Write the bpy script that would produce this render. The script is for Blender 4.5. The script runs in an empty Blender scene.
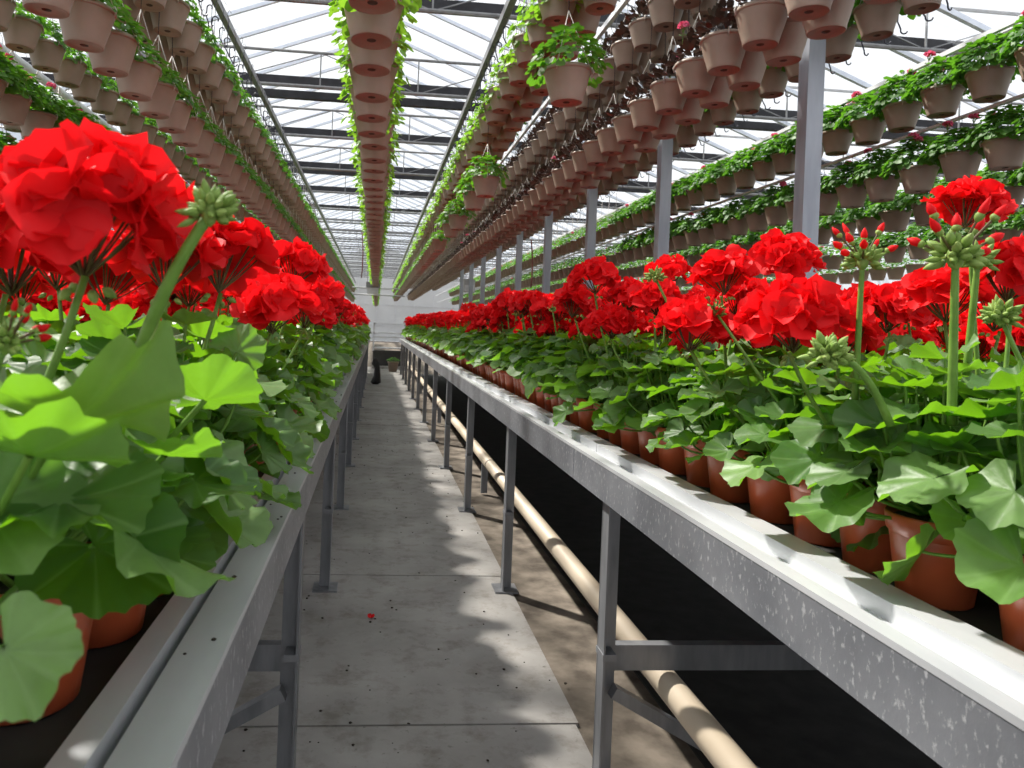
import bpy, math, random
import numpy as np
from mathutils import Vector, Matrix

RN = random.Random(11)
PI = math.pi
C = bpy.context.scene.collection
CAM_H = 1.06
F = 720.0
ROLL = 0.04
YAW = math.atan(64 / 720.0)
CY, SY = math.cos(YAW), math.sin(YAW)
VPX, VPY = 376.0, 324.0
UP = Vector((0, 0, 1))


def at(px, py, D):
    """world point seen at photo pixel (px, py) at camera depth D"""
    dx, dy = px - VPX, py - VPY
    u, v = dx + ROLL * dy, dy - ROLL * dx
    X = u * D * CY / F
    return Vector((X, (D - X * SY) / CY, CAM_H - v * D / F))


def pix(p):
    D = p[1] * CY + p[0] * SY
    if D < 0.05:
        return None
    u, v = F * p[0] / (CY * D), F * (CAM_H - p[2]) / D
    return (VPX + u - ROLL * v, VPY + v + ROLL * u, D)


# ------------------------------------------------------------------ mesh builder
class MB:
    def __init__(self):
        self.v, self.f, self.m, self.a = [], [], [], []

    def add(self, vs, fs, mat=0, attr=None):
        b = len(self.v)
        self.v.extend([tuple(p) for p in vs])
        self.f.extend([tuple(i + b for i in f) for f in fs])
        self.m.extend([mat] * len(fs))
        self.a.extend(attr if attr is not None else [(0.0, 0.0, 0.5)] * len(vs))
        return self

    def box(self, x0, x1, y0, y1, z0, z1, mat=0):
        vs = [(x0, y0, z0), (x1, y0, z0), (x1, y1, z0), (x0, y1, z0), (x0, y0, z1), (x1, y0, z1), (x1, y1, z1), (x0, y1, z1)]
        fs = [(0, 3, 2, 1), (4, 5, 6, 7), (0, 1, 5, 4), (1, 2, 6, 5), (2, 3, 7, 6), (3, 0, 4, 7)]
        return self.add(vs, fs, mat)

    def bar(self, p, q, w, h=None, mat=0):
        """square bar from p to q"""
        h = h or w
        p, q = Vector(p), Vector(q)
        d = (q - p).normalized()
        s = d.cross(UP)
        s = s.normalized() if s.length > 1e-4 else Vector((1, 0, 0))
        t = s.cross(d).normalized()
        vs = []
        for c in (p, q):
            for a, b in ((-1, -1), (1, -1), (1, 1), (-1, 1)):
                vs.append(c + s * (a * w / 2) + t * (b * h / 2))
        fs = [(0, 1, 2, 3), (7, 6, 5, 4), (0, 4, 5, 1), (1, 5, 6, 2), (2, 6, 7, 3), (3, 7, 4, 0)]
        return self.add(vs, fs, mat)

    def tube(self, pts, r, n=6, mat=0, cap=True):
        pts = [Vector(p) for p in pts]
        rs = r if isinstance(r, (list, tuple)) else [r] * len(pts)
        vs, fs = [], []
        ref = None
        for i, p in enumerate(pts):
            d = (pts[min(i + 1, len(pts) - 1)] - pts[max(i - 1, 0)])
            d = d.normalized() if d.length > 1e-9 else UP
            if ref is None:
                ref = d.orthogonal().normalized()
            ref = (ref - d * ref.dot(d))
            ref = ref.normalized() if ref.length > 1e-6 else d.orthogonal().normalized()
            s = d.cross(ref)
            for k in range(n):
                a = 2 * PI * k / n
                vs.append(p + (ref * math.cos(a) + s * math.sin(a)) * rs[i])
        for i in range(len(pts) - 1):
            for k in range(n):
                k2 = (k + 1) % n
                fs.append((i * n + k, i * n + k2, (i + 1) * n + k2, (i + 1) * n + k))
        if cap:
            fs.append(tuple(range(n))[::-1])
            fs.append(tuple((len(pts) - 1) * n + k for k in range(n)))
        return self.add(vs, fs, mat)

    def lathe(self, prof, n=24, c=(0, 0, 0), mat=0, ripple=0.0, caps=True, axis=None):
        vs, fs = [], []
        c = Vector(c)
        q = UP.rotation_difference(Vector(axis)) if axis is not None else None
        for (r, z) in prof:
            for k in range(n):
                a = 2 * PI * k / n
                rr = r * (1 + (ripple if (k % 2) else 0.0))
                p = Vector((rr * math.cos(a), rr * math.sin(a), z))
                if q:
                    p = q @ p
                vs.append(c + p)
        for i in range(len(prof) - 1):
            for k in range(n):
                k2 = (k + 1) % n
                fs.append((i * n + k, i * n + k2, (i + 1) * n + k2, (i + 1) * n + k))
        if caps and prof[0][0] > 1e-5:
            fs.append(tuple(range(n))[::-1])
        if caps and prof[-1][0] > 1e-5:
            fs.append(tuple((len(prof) - 1) * n + k for k in range(n)))
        return self.add(vs, fs, mat)

    def prism_y(self, prof, y0, y1, mat=0):
        """closed XZ profile swept along Y"""
        n = len(prof)
        vs = [(x, y0, z) for x, z in prof] + [(x, y1, z) for x, z in prof]
        fs = [(k, (k + 1) % n, n + (k + 1) % n, n + k) for k in range(n)]
        fs.append(tuple(range(n))[::-1])
        fs.append(tuple(n + k for k in range(n)))
        return self.add(vs, fs, mat)

    def mesh(self, name, mats, smooth=True):
        me = bpy.data.meshes.new(name)
        me.from_pydata(self.v, [], self.f)
        for m in mats:
            me.materials.append(m)
        me.polygons.foreach_set('material_index', self.m)
        me.polygons.foreach_set('use_smooth', [smooth] * len(self.f))
        at_ = me.attributes.new('la', 'FLOAT_VECTOR', 'POINT')
        at_.data.foreach_set('vector', np.array(self.a, dtype=np.float32).ravel())
        me.update()
        return me

    def arrays(self):
        tot = np.array([len(f) for f in self.f], dtype=np.int32)
        idx = np.array([i for f in self.f for i in f], dtype=np.int32)
        return (np.array(self.v, dtype=np.float32), idx, tot, np.array(self.m, dtype=np.int32), np.array(self.a, dtype=np.float32))


def link(name, data, parent=None, loc=None):
    o = bpy.data.objects.new(name, data)
    C.objects.link(o)
    if parent is not None:
        o.parent = parent
    if loc is not None:
        o.location = loc
    return o


def obj(name, mb, mats, parent=None, loc=None, smooth=True):
    return link(name, mb.mesh(name, mats if isinstance(mats, list) else [mats], smooth), parent, loc)


def tag(o, label=None, cat=None, group=None, kind=None):
    if label: o['label'] = label
    if cat: o['category'] = cat
    if group: o['group'] = group
    if kind: o['kind'] = kind
    return o


def thing(name, label, cat, loc=(0, 0, 0), rz=0.0, group=None):
    o = link(name, None, None, loc)
    o.empty_display_size = 0.05
    o.rotation_euler = (0, 0, rz)
    return tag(o, label, cat, group)


def structure(name, mb, mats, smooth=False):
    return tag(obj(name, mb, mats, smooth=smooth), kind='structure')


def merged(name, protos, placements, mats):
    """ONE mesh out of many placements: (proto index, x, y, z, rot, scale)"""
    V, I, T, M, A, off = [], [], [], [], [], 0
    arrs = [p.arrays() for p in protos]
    for (k, x, y, z, rz, s) in placements:
        v, idx, tot, m, a = arrs[k]
        c, sn = math.cos(rz) * s, math.sin(rz) * s
        w = np.empty_like(v)
        w[:, 0] = v[:, 0] * c - v[:, 1] * sn + x
        w[:, 1] = v[:, 0] * sn + v[:, 1] * c + y
        w[:, 2] = v[:, 2] * s + z
        V.append(w); I.append(idx + off); T.append(tot); M.append(m); A.append(a)
        off += len(v)
    V, I, T, M, A = map(np.concatenate, (V, I, T, M, A))
    me = bpy.data.meshes.new(name)
    me.vertices.add(len(V)); me.loops.add(len(I)); me.polygons.add(len(T))
    me.vertices.foreach_set('co', V.ravel())
    me.loops.foreach_set('vertex_index', I)
    st = np.zeros(len(T), dtype=np.int32); st[1:] = np.cumsum(T)[:-1]
    me.polygons.foreach_set('loop_start', st)
    me.polygons.foreach_set('loop_total', T)
    for m in mats:
        me.materials.append(m)
    me.polygons.foreach_set('material_index', M)
    me.polygons.foreach_set('use_smooth', np.ones(len(T), dtype=bool))
    at_ = me.attributes.new('la', 'FLOAT_VECTOR', 'POINT')
    at_.data.foreach_set('vector', A.ravel())
    me.update(calc_edges=True)
    me.validate()
    return link(name, me)


KIDS = {}


def copy_tree(o, loc, rz, scale=1.0):
    r = o.copy(); C.objects.link(r)
    r.location = loc; r.rotation_euler = (0, 0, rz); r.scale = (scale,) * 3
    for ch in list(o.children):
        c = ch.copy(); C.objects.link(c); c.parent = r
        for g in list(ch.children):
            d = g.copy(); C.objects.link(d); d.parent = c
    return r


ORD = ["first", "second", "third", "fourth", "fifth", "sixth", "seventh", "eighth", "ninth", "tenth", "eleventh", "twelfth", "thirteenth", "fourteenth", "fifteenth", "sixteenth", "seventeenth", "eighteenth", "nineteenth", "twentieth"]


def ordn(i):
    if i < 20:
        return ORD[i]
    n = i + 1
    suf = 'th' if 10 < n % 100 < 14 else {1: 'st', 2: 'nd', 3: 'rd'}.get(n % 10, 'th')
    return f"{n}{suf}"


# ------------------------------------------------------------------ materials
def mat(name):
    m = bpy.data.materials.new(name)
    m.use_nodes = True
    nt = m.node_tree
    for n in list(nt.nodes):
        nt.nodes.remove(n)
    out = nt.nodes.new('ShaderNodeOutputMaterial')
    return m, nt, out


def N(nt, t, **kw):
    n = nt.nodes.new(t)
    for k, v in kw.items():
        if k.startswith('i_'):
            n.inputs[k[2:].replace('_', ' ')].default_value = v
        else:
            setattr(n, k, v)
    return n


def L(nt, a, b):
    nt.links.new(a, b)


def ramp(nt, fac, stops):
    r = N(nt, 'ShaderNodeValToRGB')
    e = r.color_ramp.elements
    while len(e) < len(stops):
        e.new(0.5)
    for k, (p, c) in enumerate(stops):
        e[k].position = p
        e[k].color = (c[0], c[1], c[2], 1)
    L(nt, fac, r.inputs[0])
    return r.outputs[0]


def noise(nt, scale, detail=4, rough=0.55, coord='Object', stretch=None):
    tc = N(nt, 'ShaderNodeTexCoord')
    src = tc.outputs[coord]
    if stretch:
        mp = N(nt, 'ShaderNodeMapping')
        mp.inputs['Scale'].default_value = stretch
        L(nt, src, mp.inputs[0]); src = mp.outputs[0]
    n = N(nt, 'ShaderNodeTexNoise')
    n.inputs['Scale'].default_value = scale
    n.inputs['Detail'].default_value = detail
    n.inputs['Roughness'].default_value = rough
    L(nt, src, n.inputs['Vector'])
    return n.outputs[0]


def bump(nt, h, strength, dist=0.01):
    b = N(nt, 'ShaderNodeBump')
    b.inputs['Strength'].default_value = strength
    b.inputs['Distance'].default_value = dist
    L(nt, h, b.inputs['Height'])
    return b.outputs[0]


def noisy(name, c0, c1, scale, rough=0.6, metal=0.0, spec=0.5, bmp=0.0, p0=0.35, p1=0.65, stretch=None, detail=4):
    m, nt, out = mat(name)
    b = N(nt, 'ShaderNodeBsdfPrincipled')
    n = noise(nt, scale, detail, stretch=stretch)
    L(nt, ramp(nt, n, [(p0, c0), (p1, c1)]), b.inputs['Base Color'])
    b.inputs['Roughness'].default_value = rough
    b.inputs['Metallic'].default_value = metal
    b.inputs['Specular IOR Level'].default_value = spec
    if bmp:
        L(nt, bump(nt, n, bmp), b.inputs['Normal'])
    L(nt, b.outputs[0], out.inputs[0])
    return m


def leaf_mat(name, dark, light, vein, trans, tfac=0.38, rough=0.45, spec=0.5, veins=7):
    m, nt, out = mat(name)
    a = N(nt, 'ShaderNodeAttribute', attribute_name='la')
    s = N(nt, 'ShaderNodeSeparateXYZ'); L(nt, a.outputs['Vector'], s.inputs[0])
    base = ramp(nt, s.outputs[2], [(0.0, dark), (1.0, light)])
    nz = noise(nt, 60, 3)
    mixn = N(nt, 'ShaderNodeMixRGB', blend_type='MULTIPLY'); mixn.inputs[0].default_value = 0.5
    L(nt, base, mixn.inputs[1]); L(nt, ramp(nt, nz, [(0.3, (0.6, 0.6, 0.6)), (0.7, (1.15, 1.15, 1.1))]), mixn.inputs[2])
    # veins run along fixed angles of the leaf blade
    mul = N(nt, 'ShaderNodeMath', operation='MULTIPLY'); mul.inputs[1].default_value = veins
    L(nt, s.outputs[0], mul.inputs[0])
    fr = N(nt, 'ShaderNodeMath', operation='FRACT'); L(nt, mul.outputs[0], fr.inputs[0])
    sb = N(nt, 'ShaderNodeMath', operation='SUBTRACT'); L(nt, fr.outputs[0], sb.inputs[0]); sb.inputs[1].default_value = 0.5
    ab = N(nt, 'ShaderNodeMath', operation='ABSOLUTE'); L(nt, sb.outputs[0], ab.inputs[0])
    ve = ramp(nt, ab.outputs[0], [(0.0, (0.4, 0.4, 0.4)), (0.07, (0, 0, 0))])
    mixv = N(nt, 'ShaderNodeMixRGB'); L(nt, ve, mixv.inputs[0]); L(nt, mixn.outputs[0], mixv.inputs[1]); mixv.inputs[2].default_value = (*vein, 1)
    b = N(nt, 'ShaderNodeBsdfPrincipled')
    L(nt, mixv.outputs[0], b.inputs['Base Color'])
    b.inputs['Roughness'].default_value = rough
    b.inputs['Specular IOR Level'].default_value = spec
    L(nt, bump(nt, nz, 0.25, 0.004), b.inputs['Normal'])
    t = N(nt, 'ShaderNodeBsdfTranslucent')
    tm = N(nt, 'ShaderNodeMixRGB', blend_type='MIX'); tm.inputs[0].default_value = 0.12
    tm.inputs[1].default_value = (*trans, 1); L(nt, mixv.outputs[0], tm.inputs[2])
    L(nt, tm.outputs[0], t.inputs[0])
    mx = N(nt, 'ShaderNodeMixShader'); mx.inputs[0].default_value = tfac
    L(nt, b.outputs[0], mx.inputs[1]); L(nt, t.outputs[0], mx.inputs[2]); L(nt, mx.outputs[0], out.inputs[0])
    return m


def petal_mat(name, c0, c1, trans, tfac=0.35):
    m, nt, out = mat(name)
    a = N(nt, 'ShaderNodeAttribute', attribute_name='la')
    s = N(nt, 'ShaderNodeSeparateXYZ'); L(nt, a.outputs['Vector'], s.inputs[0])
    b = N(nt, 'ShaderNodeBsdfPrincipled')
    L(nt, ramp(nt, s.outputs[2], [(0, c0), (1, c1)]), b.inputs['Base Color'])
    b.inputs['Roughness'].default_value = 0.6
    b.inputs['Specular IOR Level'].default_value = 0.25
    t = N(nt, 'ShaderNodeBsdfTranslucent'); t.inputs[0].default_value = (*trans, 1)
    mx = N(nt, 'ShaderNodeMixShader'); mx.inputs[0].default_value = tfac
    L(nt, b.outputs[0], mx.inputs[1]); L(nt, t.outputs[0], mx.inputs[2]); L(nt, mx.outputs[0], out.inputs[0])
    return m


M = {}
M['leaf'] = leaf_mat('geranium leaf', (0.048, 0.125, 0.026), (0.21, 0.34, 0.115), (0.24, 0.38, 0.14), (0.20, 0.47, 0.004), 0.45, 0.45, 0.5)
M['basket_leaf'] = leaf_mat('basket leaf', (0.022, 0.075, 0.012), (0.085, 0.22, 0.03), (0.14, 0.28, 0.07), (0.18, 0.5, 0.02), 0.35, 0.5, 0.4)
M['vine_leaf'] = leaf_mat('trailing leaf', (0.08, 0.20, 0.025), (0.20, 0.38, 0.06), (0.22, 0.4, 0.1), (0.32, 0.65, 0.03), 0.4, 0.5, 0.4)
M['begonia_leaf'] = leaf_mat('bronze leaf', (0.018, 0.013, 0.010), (0.055, 0.032, 0.024), (0.07, 0.04, 0.03), (0.05, 0.022, 0.014), 0.15, 0.35, 0.6)
M['stem'] = noisy('green stem', (0.10, 0.21, 0.02), (0.17, 0.31, 0.045), 40, 0.55)
M['pedicel'] = noisy('red brown pedicel', (0.10, 0.045, 0.02), (0.12, 0.10, 0.03), 50, 0.6)
M['bud'] = noisy('green bud', (0.14, 0.24, 0.03), (0.27, 0.37, 0.085), 90, 0.6)
M['petal'] = petal_mat('red petal', (0.62, 0.004, 0.008), (0.92, 0.016, 0.02), (0.95, 0.01, 0.015), 0.33)
M['pink'] = petal_mat('pink petal', (0.75, 0.10, 0.22), (0.95, 0.28, 0.42), (0.9, 0.15, 0.3), 0.3)
M['white_petal'] = petal_mat('white petal', (0.8, 0.8, 0.78), (0.85, 0.85, 0.85), (0.8, 0.8, 0.8), 0.3)
M['terracotta'] = noisy('terracotta plastic', (0.42, 0.075, 0.026), (0.54, 0.115, 0.045), 9, 0.34, spec=0.5)
M['soil'] = noisy('potting soil', (0.02, 0.013, 0.009), (0.06, 0.042, 0.03), 80, 0.95, bmp=0.8)
M['basket'] = noisy('brown plastic pot', (0.285, 0.215, 0.168), (0.335, 0.255, 0.20), 6, 0.5, spec=0.35)
M['basket_base'] = noisy('darker pot base', (0.25, 0.175, 0.13), (0.29, 0.20, 0.155), 6, 0.55, spec=0.3)
M['hole'] = noisy('pot drain hole', (0.08, 0.05, 0.04), (0.1, 0.07, 0.05), 6, 0.7)
M['wire'] = noisy('pale hanger strand', (0.45, 0.40, 0.36), (0.6, 0.56, 0.52), 8, 0.5)
M['black_wire'] = noisy('dark steel wire', (0.015, 0.015, 0.03), (0.03, 0.03, 0.05), 8, 0.4, spec=0.4)
M['pipe_grey'] = noisy('grey steel tube', (0.20, 0.20, 0.205), (0.27, 0.27, 0.275), 14, 0.45, metal=0.35)
M['white_metal'] = noisy('white painted metal', (0.62, 0.63, 0.66), (0.72, 0.73, 0.75), 8, 0.45)
M['post'] = noisy('galvanised post', (0.30, 0.32, 0.36), (0.40, 0.42, 0.46), 10, 0.42, metal=0.45, stretch=(1, 1, 0.15))
M['leg'] = noisy('galvanised leg', (0.20, 0.205, 0.22), (0.29, 0.295, 0.31), 22, 0.45, metal=0.5, stretch=(1, 1, 0.2))
M['beam_dark'] = noisy('dark screen roll', (0.018, 0.018, 0.022), (0.035, 0.034, 0.04), 6, 0.7)
M['pvc'] = noisy('beige plastic pipe', (0.55, 0.45, 0.33), (0.64, 0.54, 0.42), 5, 0.5, stretch=(1, 0.3, 1))
M['pvc_ring'] = noisy('grimy pipe collar', (0.16, 0.14, 0.11), (0.26, 0.22, 0.18), 12, 0.7)
M['bench_top'] = noisy('black bench and shade sheet', (0.012, 0.011, 0.010), (0.03, 0.028, 0.026), 12, 0.7)  # black for the bench tops and for the painted floor shade
M['dirt'] = noisy('bare soil floor', (0.07, 0.055, 0.042), (0.24, 0.20, 0.16), 7, 0.95, bmp=0.5, detail=8)
M['black_plastic'] = noisy('black plastic', (0.01, 0.01, 0.01), (0.02, 0.02, 0.022), 9, 0.5)
M['grey_box'] = noisy('grey enclosure', (0.42, 0.43, 0.44), (0.5, 0.51, 0.52), 9, 0.5)
M['tag'] = noisy('white plastic label', (0.75, 0.75, 0.78), (0.85, 0.85, 0.86), 9, 0.4)
M['rust'] = noisy('red brown hose', (0.16, 0.04, 0.03), (0.22, 0.06, 0.05), 9, 0.6)
M['glazing_bar'] = noisy('pale glazing bar', (0.72, 0.77, 0.88), (0.82, 0.86, 0.95), 8, 0.5)
M['far_panel'] = noisy('milky wall panel', (0.62, 0.63, 0.64), (0.70, 0.71, 0.72), 0.7, 0.6)
M['wood_dark'] = noisy('dark panel', (0.03, 0.028, 0.026), (0.05, 0.046, 0.042), 4, 0.7)


def rail_material():
    """galvanised aluminium: mottled, with pale flecks stretched vertically"""
    m, nt, out = mat('mottled galvanised rail')
    b = N(nt, 'ShaderNodeBsdfPrincipled')
    n1 = noise(nt, 7, 6, stretch=(1, 1, 1))
    n2 = noise(nt, 120, 4, 0.65, stretch=(1, 1, 0.55))
    c = ramp(nt, n1, [(0.3, (0.20, 0.21, 0.235)), (0.7, (0.33, 0.34, 0.37))])
    fl = ramp(nt, n2, [(0.57, (0, 0, 0)), (0.67, (0.85, 0.85, 0.85))])
    mx = N(nt, 'ShaderNodeMixRGB'); L(nt, fl, mx.inputs[0]); L(nt, c, mx.inputs[1]); mx.inputs[2].default_value = (0.62, 0.63, 0.66, 1)
    L(nt, mx.outputs[0], b.inputs['Base Color'])
    b.inputs['Metallic'].default_value = 0.55
    b.inputs['Roughness'].default_value = 0.42
    L(nt, bump(nt, n2, 0.12, 0.003), b.inputs['Normal'])
    L(nt, b.outputs[0], out.inputs[0])
    return m


M['rail'] = rail_material()
M['rail_cap'] = noisy('bright aluminium cap', (0.50, 0.51, 0.53), (0.62, 0.63, 0.65), 10, 0.36, metal=0.3, stretch=(1, .3, 1), bmp=.03)


def concrete_material():
    m, nt, out = mat('worn concrete slab')
    b = N(nt, 'ShaderNodeBsdfPrincipled')
    n1 = noise(nt, 2.2, 7, 0.6)
    n2 = noise(nt, 38, 4, 0.6)
    n3 = noise(nt, 9, 5, 0.7)
    c = ramp(nt, n1, [(0.3, (0.25, 0.235, 0.22)), (0.7, (0.42, 0.40, 0.38))])
    sp = ramp(nt, n2, [(0.26, (0.35, 0.33, 0.3)), (0.36, (1, 1, 1))])
    st = ramp(nt, n3, [(0.32, (0.62, 0.58, 0.54)), (0.5, (1, 1, 1))])
    a = N(nt, 'ShaderNodeMixRGB', blend_type='MULTIPLY'); a.inputs[0].default_value = 0.7
    L(nt, c, a.inputs[1]); L(nt, sp, a.inputs[2])
    a2 = N(nt, 'ShaderNodeMixRGB', blend_type='MULTIPLY'); a2.inputs[0].default_value = 0.8
    L(nt, a.outputs[0], a2.inputs[1]); L(nt, st, a2.inputs[2])
    L(nt, a2.outputs[0], b.inputs['Base Color'])
    b.inputs['Roughness'].default_value = 0.8
    L(nt, bump(nt, n2, 0.2, 0.004), b.inputs['Normal'])
    L(nt, b.outputs[0], out.inputs[0])
    return m


M['concrete'] = concrete_material()


def glass_material(name, transp, tint, diff):
    m, nt, out = mat(name)
    t = N(nt, 'ShaderNodeBsdfTransparent'); t.inputs[0].default_value = (*tint, 1)
    d = N(nt, 'ShaderNodeBsdfTranslucent'); d.inputs[0].default_value = (*diff, 1)
    g = N(nt, 'ShaderNodeBsdfDiffuse'); g.inputs[0].default_value = (*diff, 1)
    m0 = N(nt, 'ShaderNodeMixShader'); m0.inputs[0].default_value = 0.4
    L(nt, d.outputs[0], m0.inputs[1]); L(nt, g.outputs[0], m0.inputs[2])
    mx = N(nt, 'ShaderNodeMixShader'); mx.inputs[0].default_value = 1 - transp
    L(nt, t.outputs[0], mx.inputs[1]); L(nt, m0.outputs[0], mx.inputs[2]); L(nt, mx.outputs[0], out.inputs[0])
    return m


M['glass'] = glass_material('roof glass', 0.86, (0.97, 0.985, 1.0), (0.8, 0.83, 0.88))
M['poly'] = glass_material('milky side wall', 0.25, (0.9, 0.92, 0.95), (0.75, 0.77, 0.8))

# ------------------------------------------------------------------ world, sun, camera
sc = bpy.context.scene
w = bpy.data.worlds.new('overcast sky'); sc.world = w; w.use_nodes = True
nt = w.node_tree
bg = nt.nodes['Background']
tc = N(nt, 'ShaderNodeTexCoord'); sp = N(nt, 'ShaderNodeSeparateXYZ'); L(nt, tc.outputs['Generated'], sp.inputs[0])
L(nt, ramp(nt, sp.outputs[2], [(0.0, (0.94, 0.965, 1.0)), (0.6, (0.95, 0.975, 1.0))]), bg.inputs[0])
bg.inputs[1].default_value = 1.0
sun = bpy.data.lights.new('sun', 'SUN'); sun.energy = 8.5; sun.angle = math.radians(2.6); sun.color = (1.0, 0.95, 0.86)
so = link('sun', sun)
so.rotation_euler = Vector((-0.55, 0.55, 1.0)).to_track_quat('Z', 'Y').to_euler()

cam = bpy.data.cameras.new('camera')
cam.sensor_width = 36.0; cam.sensor_fit = 'HORIZONTAL'
cam.lens = F / 1024 * 36
cam.shift_x = (512 - 440) / 1024
cam.shift_y = (326.6 - 384) / 1024
cam.clip_start = 0.02; cam.clip_end = 300
cam.dof.use_dof = True; cam.dof.focus_distance = 1.6; cam.dof.aperture_fstop = 13
co = link('camera', cam)
co.matrix_world = Matrix.Translation((0, 0, CAM_H)) @ (Matrix.Rotation(-YAW, 4, 'Z') @ Matrix.Rotation(PI / 2, 4, 'X') @ Matrix.Rotation(ROLL, 4, 'Z'))
sc.camera = co
sc.view_settings.view_transform = 'Standard'
sc.view_settings.look = 'None'
sc.view_settings.exposure = 0.2
sc.view_settings.gamma = 1.0
sc.view_settings.use_curve_mapping = False
sc.cycles.max_bounces = 8
sc.cycles.transparent_max_bounces = 12
sc.cycles.use_denoising = True

# ------------------------------------------------------------------ the greenhouse shell
Y0, Y1 = -3.0, 46.0
XL, XR = -16.8, 16.8
structure('floor', MB().box(XL, XR, Y0, Y1, -0.10, -0.012), M['dirt'])
structure('floor_shade', MB().box(0.86, 5.2, Y0 + .2, 16.0, -.012, -.006), M['bench_top'])  # black sheet paints the deep shade under the benches onto the floor
pm = MB()
yj = -2.65
while yj < 17.8:
    pm.box(-0.62 + RN.uniform(-.01, .01), 0.586 + RN.uniform(-.006, .006), yj, yj + 1.134, -0.05, RN.uniform(-0.002, 0.002))
    yj += 1.14
structure('floor_path', pm, M['concrete'])

EAVE, SLOPE, HALF = 4.0, 0.38, 5.6
roof = MB(); bars = MB()
ridges = [-11.2, 0.0, 11.2]
for rx in ridges:
    for s in (-1, 1):
        x0, x1 = rx, rx + s * HALF
        if min(x0, x1) < XL - .1 or max(x0, x1) > XR + .1:
            continue
        zr = EAVE + SLOPE * HALF
        roof.add([(x0, Y0, zr), (x1, Y0, EAVE), (x1, Y1, EAVE), (x0, Y1, zr)], [(0, 1, 2, 3)])
        y = Y0 + .4
        while y < Y1:
            bars.bar((x0, y, zr - .03), (x1, y, EAVE - .03), 0.045, 0.05)
            y += 0.8
    bars.bar((rx, Y0, EAVE + SLOPE * HALF - .02), (rx, Y1, EAVE + SLOPE * HALF - .02), 0.07, 0.07)
structure('ceiling', roof, M['glass'])
structure('ceiling_frame', bars, M['glazing_bar'])
for gx, nm in ((-HALF, 'left'), (HALF, 'right')):
    structure('ceiling_gutter_' + nm, MB().box(gx - .05, gx + .05, Y0, Y1, EAVE - .07, EAVE + .01), M['white_metal'])

# side and end walls
def side_wall(name, x):
    structure(name, MB().box(x - .02, x + .02, Y0, Y1, 0, EAVE), M['poly'])
side_wall('wall_left', XL)
side_wall('wall_right', XR)
ew = MB().box(XL, XR, Y1, Y1 + .05, 0, EAVE)
for rx in ridges:
    ew.add([(rx - HALF, Y1, EAVE), (rx + HALF, Y1, EAVE), (rx, Y1, EAVE + SLOPE * HALF)], [(0, 1, 2)])
for k in range(28):
    x = XL + 1.2 * k
    ew.box(x - .02, x + .02, Y1 - .04, Y1, 0, EAVE, 1)
for z in (1.0, 2.3, 3.3):
    ew.box(XL, XR, Y1 - .03, Y1, z - .02, z + .02, 1)
structure('wall_far', ew, [M['far_panel'], M['white_metal']])
structure('wall_near', MB().box(XL, XR, Y0 - .05, Y0, 0, EAVE), M['poly'])

# roof trusses: every 2.4 m, the dark screen rolls hang under them
for k in range(-1, 18):
    y = 6.55 + 2.38 * (k - 0)
    if y < 1.5 or y > 45.5:
        continue
    t = MB()
    zb = 3.93
    t.tube([(XL, y, zb), (XR, y, zb)], 0.024, 8, 0)
    t.tube([(XL, y, zb + .42), (XR, y, zb + .42)], 0.018, 6, 0)
    x = XL + .4
    up = True
    while x < XR - 1.2:
        t.bar((x, y, zb), (x, y, zb + .42), 0.016, 0.016, 0)
        t.bar((x, y, zb + (.0 if up else .42)), (x + 1.2, y, zb + (.42 if up else .0)), 0.011, 0.011, 0)
        x += 1.2; up = not up
    structure('roof_truss', t, M['pipe_grey'])
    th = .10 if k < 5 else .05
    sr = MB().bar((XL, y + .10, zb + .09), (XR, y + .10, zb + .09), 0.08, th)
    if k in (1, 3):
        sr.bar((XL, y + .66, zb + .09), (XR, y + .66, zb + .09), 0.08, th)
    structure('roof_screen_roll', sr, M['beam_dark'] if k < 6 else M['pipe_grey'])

# ------------------------------------------------------------------ benches
BENCH_TOP = 0.750
RAIL_T, RAIL_B = 0.763, 0.677
YB0, YB1 = -1.2, 15.9


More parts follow.
